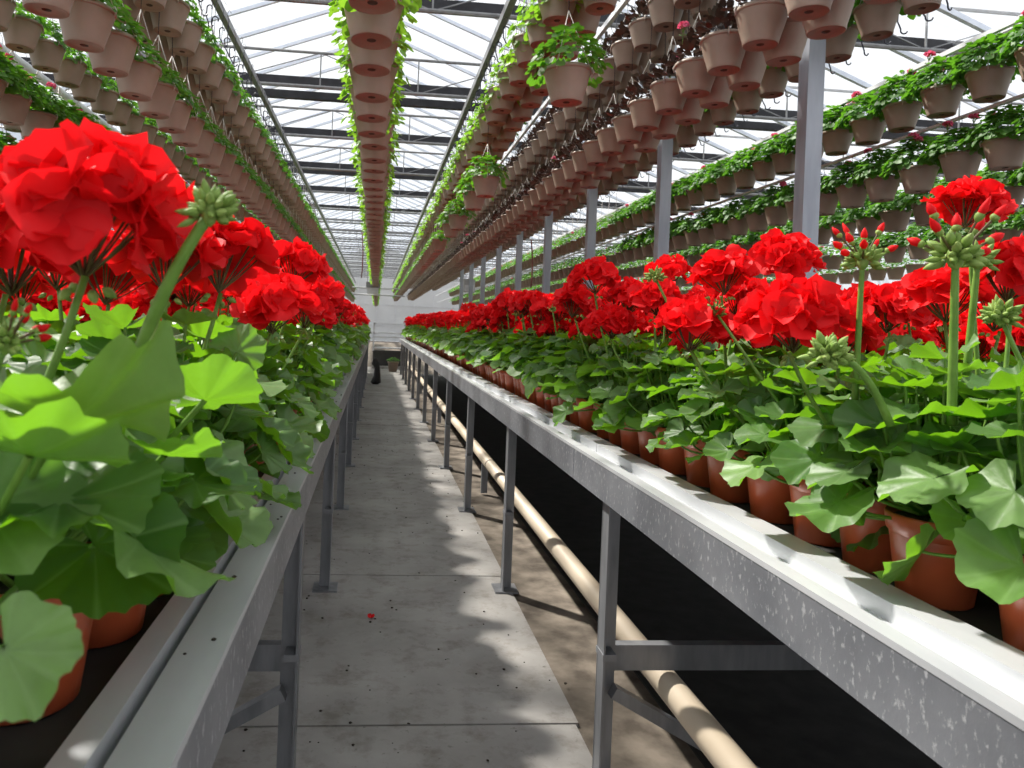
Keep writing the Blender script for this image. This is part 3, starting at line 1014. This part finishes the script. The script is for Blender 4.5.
def basket_foliage(rnd, kind, n, lod=0):
    mb = MB()
    for i in range(n):
        az = i * 2.39996 + rnd.uniform(-.3, .3)
        f = (i + .5) / n
        if kind == 'begonia':
            rr = .145 * (1 - .65 * f) * rnd.uniform(.6, 1.15)
            z = BH + .005 + .15 * f * rnd.uniform(.6, 1.1)
            el = .05 + 1.0 * f + rnd.uniform(-.35, .35)
            tip = Vector((math.cos(az) * math.cos(el), math.sin(az) * math.cos(el), math.sin(el)))
            fan_leaf(mb, (rr * math.cos(az), rr * math.sin(az), z), tip, Vector((-math.cos(az) * math.sin(el), -math.sin(az) * math.sin(el), math.cos(el))), rnd.uniform(.014, .024) * (1 if n > 40 else 1.6), rnd, 6, .15, 0, 1.4)
        elif kind == 'vine':
            rr = .10 + .055 * rnd.random(); z = BH + rnd.uniform(-.10, .06) if rnd.random() < .62 else BH + rnd.uniform(.0, .1)
            tl = rnd.uniform(.2, 1.2)
            o = Vector((rr * math.cos(az), rr * math.sin(az), z))
            fan_leaf(mb, o, (math.cos(az) * math.cos(tl), math.sin(az) * math.cos(tl), -math.sin(tl)), (math.cos(az) * math.sin(tl), math.sin(az) * math.sin(tl), math.cos(tl)), rnd.uniform(.016, .027) * (1 if n > 60 else 1.6), rnd, 7)
        else:
            rr = (.215 if kind == 'pink' else .165) * math.sqrt(1 - f) * rnd.uniform(.72, 1.08)
            z = BH - .02 + (.20 if kind == 'pink' else .145) * f ** .75 * rnd.uniform(.7, 1.1)
            tl = (1 - f) * .9 + rnd.uniform(-.4, .4)
            o = Vector((rr * math.cos(az), rr * math.sin(az), z))
            fan_leaf(mb, o, (math.cos(az) * math.cos(tl), math.sin(az) * math.cos(tl), -math.sin(tl)), (math.cos(az) * math.sin(tl), math.sin(az) * math.sin(tl), math.cos(tl)), rnd.uniform(.013, .022) * (1 if n > 90 else 1.6) * (1.35 if kind == 'pink' else 1.1), rnd, 6, .25)
    return mb


def hanger_mb(top, wire_mat=0):
    """three strands from the rim to a knot, then a wire up to the rail at height top above the pot base"""
    mb = MB()
    kz = min(BH + .30, top - .05)
    for k in range(3):
        a = k * 2 * PI / 3 + .4
        mb.tube([((BR + .003) * math.cos(a), (BR + .003) * math.sin(a), BH - .012), (0, 0, kz)], .0022, 4, 0)
        mb.tube([((BR + .003) * math.cos(a), (BR + .003) * math.sin(a), BH - .03), ((BR + .010) * math.cos(a), (BR + .010) * math.sin(a), BH - .005), ((BR + .001) * math.cos(a), (BR + .001) * math.sin(a), BH + .012)], .004, 5, 0)
    mb.tube([(0, 0, kz), (0, 0, top - .05), (.022, 0, top - .01), (.0, 0, top + .02), (-.02, 0, top - .005)], .0022, 4, 1)
    return mb


FOLKINDS = {'green': (190, 'basket_leaf'), 'pink': (380, 'basket_leaf'), 'vine': (110, 'vine_leaf'), 'begonia': (120, 'begonia_leaf')}
BF = {k: [basket_foliage(random.Random(1200 + 17 * i + len(k)), k, n, 0).mesh('foliage', [M[m]]) for i in range(4)] for k, (n, m) in FOLKINDS.items()}
BFL = {k: [basket_foliage(random.Random(1300 + 17 * i + len(k)), k, n // 4, 1) for i in range(3)] for k, (n, m) in FOLKINDS.items()}
BPOT = basket_mb(64).mesh('pot', [M['basket'], M['basket_base'], M['hole']])


def bloom_mesh(seed, mname):
    rnd = random.Random(seed)
    mb = MB()
    h = flower_head(rnd, 1, Rh=.020, n=9, pl=.018)
    mb.add([Vector(v) + Vector((0, 0, .07)) for v in h.v], h.f, 0, h.a)
    mb.m = h.m[:]
    mb.tube([(0, 0, -.03), (0, 0, .05)], .0018, 4, 1, False)
    return mb.mesh('bloom', [M[mname], M['stem'], M['stem']])


BLOOM = [bloom_mesh(31, 'pink'), bloom_mesh(32, 'pink')]
BLOOMW = bloom_mesh(33, 'white_petal')

RAIL_H = 2.50
# x, height of the pot base above the camera, spacing, plants, start offset, skip chance, far limit, phrase, rail height above camera
ROWS = [
    (-0.062, 1.08, .335, 'vine', .0, 0, 44, 'the row right over the aisle', 2.2),
    (-1.33, 1.72, .345, 'green', .0, 0, 40, 'the upper row just left of the aisle', 2.5),
    (-1.51, 1.70, .345, 'green', .17, 0, 40, 'the outer half of the upper left double row', 2.5),
    (-1.33, 1.165, .345, 'green', .21, 0, 40, 'the lower row just left of the aisle', 2.5),
    (-2.33, 1.66, .345, 'green', .0, 0, 40, 'the upper row second left of the aisle', 2.5),
    (-2.40, 1.20, .345, 'pink', .27, 0, 40, 'the lower row second left of the aisle', 2.5),
    (-3.40, 1.66, .345, 'green', .0, 0, 30, 'the upper row third left of the aisle', 2.5),
    (-3.45, 1.20, .345, 'pink', .1, 0, 30, 'the lower row third left of the aisle', 2.5),
    (0.95, 1.75, .345, 'vine', .0, 0, 40, 'the upper row just right of the aisle', 2.5),
    (1.13, 1.74, .345, 'green', .17, 0, 40, 'the outer half of the upper right double row', 2.5),
    (0.92, 1.17, .345, 'green', .0, .0, 40, 'the sparse lower row right of the aisle', 2.5),
    (1.77, 1.40, .36, 'begonia', .0, 0, 40, 'the lower dark-leaved row', 2.5),
    (1.81, 2.02, .36, 'begonia', .1, 0, 40, 'the upper dark-leaved row', 2.5),
    (1.99, 2.02, .36, 'begonia', .28, 0, 40, 'the outer half of the upper dark-leaved rows', 2.5),
    (1.95, 1.38, .36, 'begonia', .18, 0, 40, 'the outer half of the lower dark-leaved rows', 2.5),
    (2.80, 1.77, .36, 'pink', .0, 0, 36, 'the row just behind the steel posts', 2.5),
    (3.65, 1.52, .36, 'pink', .0, 0, 36, 'the top white-railed row on the right', 1.9),
    (3.80, 1.10, .36, 'pink', .12, 0, 36, 'the second white-railed row on the right', 1.5),
    (4.50, 1.00, .36, 'pink', .05, 0, 36, 'the third row down on the right', 1.5),
    (5.70, 0.92, .36, 'pink', .1, 0, 36, 'the fourth row down on the right', 1.5),
    (7.20, 0.92, .36, 'pink', .0, 0, 36, 'the fifth row down on the right', 1.5),
    (8.60, 0.60, .36, 'pink', .0, 0, 36, 'the lowest far row on the right', 1.3),
]
SPARSE = [3.68, 6.4, 7.15, 8.6, 9.4, 11.0, 11.4, 11.8, 12.2, 12.6, 13, 13.4, 14, 14.4, 14.8, 15.2]
baskets = []
for ri, (x, h, sp_, kind, off, skip, lim, phrase, rh) in enumerate(ROWS):
    Ds = []
    D = 720 * h / 372.0 + off
    while D < lim:
        Ds.append(D); D += sp_
    if 'sparse' in phrase:
        Ds = SPARSE + [15.6 + .345 * k for k in range(60)]
    i = 0
    for D in Ds:
        y = (D - x * SY) / CY
        q = pix((x, y, CAM_H + h + .1))
        if not q or q[0] < -45 or q[0] > 1075 or q[1] < -55:
            continue
        vis = 1.0 if x < 4.6 else 1.25
        baskets.append(dict(ri=ri, x=x + RN.uniform(-.008, .008), y=y + RN.uniform(-.012, .012), z=CAM_H + h + RN.uniform(-.008, .008), D=D, i=i, kind=kind, eff=D * vis, phrase=phrase))
        i += 1
HANG = [hanger_mb(rh - h).mesh('hanger', [M['wire'], M['black_wire']]) for (x, h, s_, k, o_, sk, li, ph, rh) in ROWS]
DESC = {'green': 'brown basket of leafy plants', 'pink': 'brown basket of bushy geraniums', 'vine': 'brown basket with trailing leaves', 'begonia': 'brown basket of dark foliage'}
NAMES = {'green': 'hanging_basket', 'pink': 'hanging_basket', 'vine': 'hanging_basket', 'begonia': 'bronze_leaf_basket'}
greens = sorted((b for b in baskets if b['kind'] != 'begonia'), key=lambda b: b['eff'])
begs = sorted((b for b in baskets if b['kind'] == 'begonia'), key=lambda b: b['eff'])
white_done = False
for b in greens[:300] + begs[:130]:
    k = b['kind']
    lab = f"{DESC[k]}, {ordn(b['i'])} along {b['phrase']}"
    r = thing(NAMES[k], lab, 'hanging basket', (b['x'], b['y'], b['z']), RN.uniform(0, 6.3), 'hanging baskets in ' + b['phrase'])
    r.rotation_euler = (RN.uniform(-.03, .03), RN.uniform(-.03, .03), RN.uniform(0, 6.3))
    link('pot', BPOT, r)
    fo = link('foliage', RN.choice(BF[k]), r)
    fo.scale = (RN.uniform(.92, 1.1), RN.uniform(.92, 1.1), RN.uniform(.85, 1.25))
    if 'sparse' in b['phrase']:
        fo.scale = (1.3, 1.3, 1.5)
    fo.location = (0, 0, -BH * (fo.scale.z - 1))
    link('hanger', HANG[b['ri']], r)
    nb = {'pink': RN.choice((0, 1, 1, 2)), 'begonia': RN.choice((0, 0, 0, 1))}.get(k, 0)
    for _ in range(nb):
        a = RN.uniform(0, 6.3)
        bl = link('bloom', RN.choice(BLOOM), r, (.09 * math.cos(a), .09 * math.sin(a), BH + RN.uniform(.10, .17)))
        bl.rotation_euler = (RN.uniform(-.3, .3), RN.uniform(-.3, .3), 0)
    if not white_done and k == 'green' and 'outer half of the upper right' in b['phrase']:
        bl = link('bloom', BLOOMW, r, (-.05, -.12, .09)); bl.rotation_euler = (0.6, 0, -r.rotation_euler.z); white_done = True

restb = greens[300:] + begs[130:]
kinds = ['green', 'pink', 'vine', 'begonia']
mlist = [M['basket'], M['basket_leaf'], M['vine_leaf'], M['begonia_leaf'], M['pink'], M['wire']]
fb = []
for k in kinds:
    for v in range(3):
        mb = MB()
        mb.lathe([(.0001, .006), (BB * .5, .004), (BB * .97, 0), (BB, .004), (BR - .006, BH * .88), (BR, BH * .9), (BR, BH), (.0001, BH * .93)], 14, mat=0)
        f = BFL[k][v]
        mb.add(f.v, f.f, {'green': 1, 'pink': 1, 'vine': 2, 'begonia': 3}[k], f.a)
        if k == 'pink' and v:
            rnd = random.Random(v)
            h = flower_head(rnd, 2, Rh=.014, n=5, pl=.018)
            mb.add([Vector(p_) + Vector((.06, .05 * v, BH + .14)) for p_ in h.v], h.f, 4, h.a)
        mb.tube([(0, 0, BH), (0, 0, BH + .5)], .004, 3, 5, False)
        fb.append(mb)
o = merged('hanging_baskets', fb, [(kinds.index(b['kind']) * 3 + RN.randrange(3), b['x'], b['y'], b['z'], RN.uniform(0, 6.3), 1.0) for b in restb], mlist)
tag(o, 'far hanging baskets shrinking away down the overhead rows', 'hanging baskets', kind='stuff')

# ------------------------------------------------------------------ overhead rails
def rail(x, h, label, m, w_=.04, hh=.05, round_=False):
    mb = MB()
    if round_:
        mb.tube([(0, 0.5, 0), (0, 45, 0)], w_ / 2, 12)
    else:
        mb.box(-w_ / 2, w_ / 2, 0.5, 45, -hh / 2, hh / 2)
    o = obj('hanging_rail', mb, M[m], None, (x, 0, CAM_H + h), smooth=round_)
    return tag(o, label, 'rail')


rail(-.062, 2.22, 'thin steel rail hidden over the basket row above the aisle', 'pipe_grey')
rail(-1.37, 2.52, 'dark grey steel rail with empty hooks, left of the aisle row', 'pipe_grey', .05, .06)
rail(-2.36, 2.52, 'steel rail over the second basket row left of the aisle', 'pipe_grey')
rail(-3.42, 2.52, 'steel rail over the third basket row left of the aisle', 'pipe_grey')
rail(-2.85, 1.93, 'white round pipe slanting down the upper left behind baskets', 'white_metal', .075, round_=True)
rail(.95, 2.56, 'square steel rail over the baskets just right of the aisle', 'pipe_grey', .055, .07)
rail(1.78, 2.52, 'left of the two pale rails over the dark-leaved baskets', 'white_metal', .035, .045)
rail(1.95, 2.52, 'right of the two pale rails over the dark-leaved baskets', 'white_metal', .035, .045)
rail(2.80, 2.52, 'steel rail over the basket row behind the posts', 'pipe_grey')
rail(3.65, 1.92, 'upper white rail carrying leafy baskets on the right', 'white_metal', .03, .03)
rail(3.80, 1.52, 'lower white rail carrying leafy baskets on the right', 'white_metal', .025, .02)
rail(3.62, 2.36, 'thin wire with empty hooks high on the right', 'black_wire', .008, .008)
for x_, lb in ((4.5, 'white rail over the third basket row on the right'), (5.7, 'white rail over the fourth basket row on the right'), (7.2, 'white rail over the fifth basket row on the right')):
    rail(x_, 1.52, lb, 'white_metal', .02, .02)

# empty S hooks
def shook():
    mb = MB()
    pts = []
    for k in range(9):
        a = PI * (1.1 - k * 1.25 / 8 * 1.0)
        pts.append((.024 * math.cos(a), 0, -.024 + .024 * math.sin(a)))
    pts = pts[::-1] + [(-.022, 0, -.09), (.004, 0, -.145)]
    for k in range(7):
        a = PI + PI * .95 * k / 6
        pts.append((.026 + .022 * math.cos(a), 0, -.155 + .022 * math.sin(a)))
    mb.tube(pts, .0055, 6)
    return mb.mesh('hook', [M['black_wire']])


SH = shook()
for (x, h, D0, n, dsp, phr) in ((-1.42, 2.47, 5.3, 50, .22, 'dark rail left of the aisle'), (3.62, 2.36, 3.9, 56, .2, 'high wire on the right'), (.98, 2.50, 6.0, 20, .33, 'square rail right of the aisle')):
    for k in range(n):
        D = D0 + dsp * k
        o = link('hook', SH, None, (x, (D - x * SY) / CY, CAM_H + h + .02))
        o.rotation_euler = (0, RN.uniform(-.15, .15), RN.uniform(-.5, .5))
        tag(o, f'empty black hook, {ordn(k)} from the near end, {phr}', 'hook', 'empty hooks on the ' + phr)

# ------------------------------------------------------------------ small things
def heater(label, P, s):
    t = thing('fan_heater', label, 'heater', P)
    obj('housing', MB().box(-.24 * s, .24 * s, -.2 * s, .2 * s, .0, .19 * s), M['pipe_grey'], t, smooth=False)
    lm = MB().box(-.19 * s, .19 * s, -.17 * s, .17 * s, -.2 * s, 0.0)
    for k in range(5):
        lm.box(-.17 * s, .17 * s, -.18 * s, -.17 * s, -.18 * s + k * .035 * s, -.165 * s + k * .035 * s)
    obj('vent', lm, M['white_metal'], t, smooth=False)
    obj('suspension_rod', MB().tube([(-.2 * s, 0, .19 * s), (-.2 * s, 0, 3.93 - P.z)], .008, 6).tube([(.2 * s, 0, .19 * s), (.2 * s, 0, 3.93 - P.z)], .008, 6), M['pipe_grey'], t)


heater('grey and white box heater hung over the far end of the aisle', at(373, 288, 21), .85)
P = at(469, 286, 19.5)
t = thing('control_box', 'grey control box fixed to a far steel post', 'box', P)
obj('casing', MB().box(-.15, .15, -.08, .08, -.17, .17), M['grey_box'], t, smooth=False)
obj('lid', MB().box(-.13, .13, -.1, -.08, -.15, .02), M['white_metal'], t, smooth=False)
for nm, yy in (('upper', 287), ('lower', 294)):
    a, b = at(352, yy, 26), at(405, yy, 26)
    o = obj('cross_pipe', MB().tube([(0, 0, 0), (b.x - a.x, 0, 0)], .025, 8), M['grey_box'], None, a)
    tag(o, f'{nm} of two thin grey pipes crossing the far aisle end', 'pipe')
for px, y0_, y1_, D, lab in ((362, 232, 278, 18, 'thin red brown hose hanging over the left of the aisle'), (531, 240, 288, 14, 'red brown hose hanging among the far posts')):
    a, b = at(px, y0_, D), at(px, y1_, D)
    o = obj('hose', MB().tube(curve((0, 0, 0), (.03, 0, b.z - a.z), (.06, 0, 0)), .014, 6), M['rust'], None, a)
    tag(o, lab, 'hose')

# aisle end: low dark cabinet with a white rack on it
P = at(388, 368, 17.6); P.z = 0
t = thing('rack', 'low dark cabinet with white shelves closing the aisle end', 'rack', P)
obj('cabinet', MB().box(-.38, .42, -.2, .2, 0, .42), M['wood_dark'], t, smooth=False)
for k in range(2):
    obj('side_frame', MB().bar((-.38 + .8 * k, -.18, .42), (-.38 + .8 * k, -.18, 1.1), .04).bar((-.38 + .8 * k, .18, .42), (-.38 + .8 * k, .18, 1.1), .04), M['white_metal'], t, smooth=False)
for z in (.5, .76, .86, 1.08):
    obj('shelf', MB().box(-.38, .42, -.2, .2, z - .025, z), M['white_metal'], t, smooth=False)
obj('step', MB().box(-.4, .45, -.45, -.22, 0, .06), M['concrete'], t, smooth=False)
P = at(397, 371, 16.3); P.z = 0
t = thing('flowerpot', 'pale pot of green leaves standing on the floor at the aisle end', 'flowerpot', (.42, P.y, 0))
obj('pot', MB().lathe([(.09, 0), (.12, .2), (.13, .2), (.13, .23), (.115, .23), (.0001, .2)], 20), M['basket'], t)
f = MB()
rnd = random.Random(5)
for i in range(50):
    a = i * 2.4; rr = .14 * math.sqrt((i + .5) / 50)
    fan_leaf(f, (rr * math.cos(a), rr * math.sin(a), .25 + .08 * (1 - rr / .14)), (math.cos(a), math.sin(a), -.2), (0, 0, 1), .03, rnd)
obj('foliage', f, M['basket_leaf'], t)
P = at(377, 383, 12.7)
bag = MB()
rings = []
prof = [(.05, .0), (.085, .03), (.06, .15), (.05, .28), (.065, .36), (.045, .42), (.025, .46), (.0001, .465)]
rnd = random.Random(9)
n = 14
vs = []
for (r_, z_) in prof:
    for k in range(n):
        rr = r_ * (1 + .18 * rnd.uniform(-1, 1))
        vs.append((rr * math.cos(2 * PI * k / n) + .03 * math.sin(9 * z_), rr * math.sin(2 * PI * k / n), z_))
fs = [(i * n + k, i * n + (k + 1) % n, (i + 1) * n + (k + 1) % n, (i + 1) * n + k) for i in range(len(prof) - 1) for k in range(n)] + [tuple(range(n))[::-1]]
bag.add(vs, fs)
o = obj('sack', bag, M['black_plastic'], None, (P.x - .03, P.y, .003))
tag(o, 'black plastic sack slumped against the left bench near the aisle end', 'sack')

# plant label stuck in a pot on the right bench
near = min((p for p in solo if p['side'] == 'right'), key=lambda p: (p['x'] - at(788, 420, 1.12).x) ** 2 + (p['y'] - at(788, 420, 1.12).y) ** 2)
tip_ = at(789, 374, near['D'])
a, b = Vector((near['x'] - .03, near['y'] - .01, tip_.z)), Vector((near['x'] - .028, near['y'] - .008, BENCH_TOP + .07))
mb = MB()
s_ = Vector((.008, -.002, 0)); tk = Vector((.0005, .0012, 0))
o_ = b
out_ = [(-1, 0), (1, 0), (1, .9), (.7, .97), (.0, 1.0), (-.7, .97), (-1, .9)]
L_ = a - o_
vs = [s_ * x_ + L_ * z_ + tk * t_ for t_ in (-.5, .5) for x_, z_ in out_]
n = len(out_)
mb.add(vs, [tuple(range(n)), tuple(range(n, 2 * n))[::-1]] + [(k, (k + 1) % n, n + (k + 1) % n, n + k) for k in range(n)])
o = obj('plant_label', mb, M['tag'], None, o_, smooth=False)
tag(o, 'white plastic plant label standing in a pot on the right bench', 'plant label')


def fallen(P, label, tilt=0.0, s=1.0):
    mb = MB(); rnd = random.Random(int(P.x * 1000))
    for k in range(2):
        a = 1.1 * k
        petal(mb, Vector((0, 0, .001)), Vector((math.cos(a), math.sin(a), .05)), UP.copy(), .02 * s, .012 * s, rnd, 3, 4)
    o = obj('fallen_petal', mb, M['petal'], None, P)
    tag(o, label, 'petal')


P = at(369, 618, 2.59); P.z = .003
fallen(P, 'single red petal lying on the concrete of the aisle floor')

# crumbs of leaf litter on floor and rails
lit = MB(); rnd = random.Random(77)
for i in range(260):
    x, y = rnd.uniform(-.3, .62), rnd.uniform(1.2, 9)
    s = rnd.uniform(.002, .006)
    lit.lathe([(s * .6, 0), (s, s * .4), (s * .3, s * .8), (.0001, s * .9)], 5, (x, y, .001))
for i in range(26):
    x, y = XLB - rnd.uniform(.003, .034), rnd.uniform(.6, 4)
    s = rnd.uniform(.0015, .0035)
    lit.lathe([(s * .6, 0), (s, s * .4), (s * .3, s * .8), (.0001, s * .9)], 5, (x, y, RAIL_T))
o = obj('litter', lit, M['soil'])
tag(o, 'scattered crumbs of soil and leaf litter on the aisle floor', 'litter', kind='stuff')
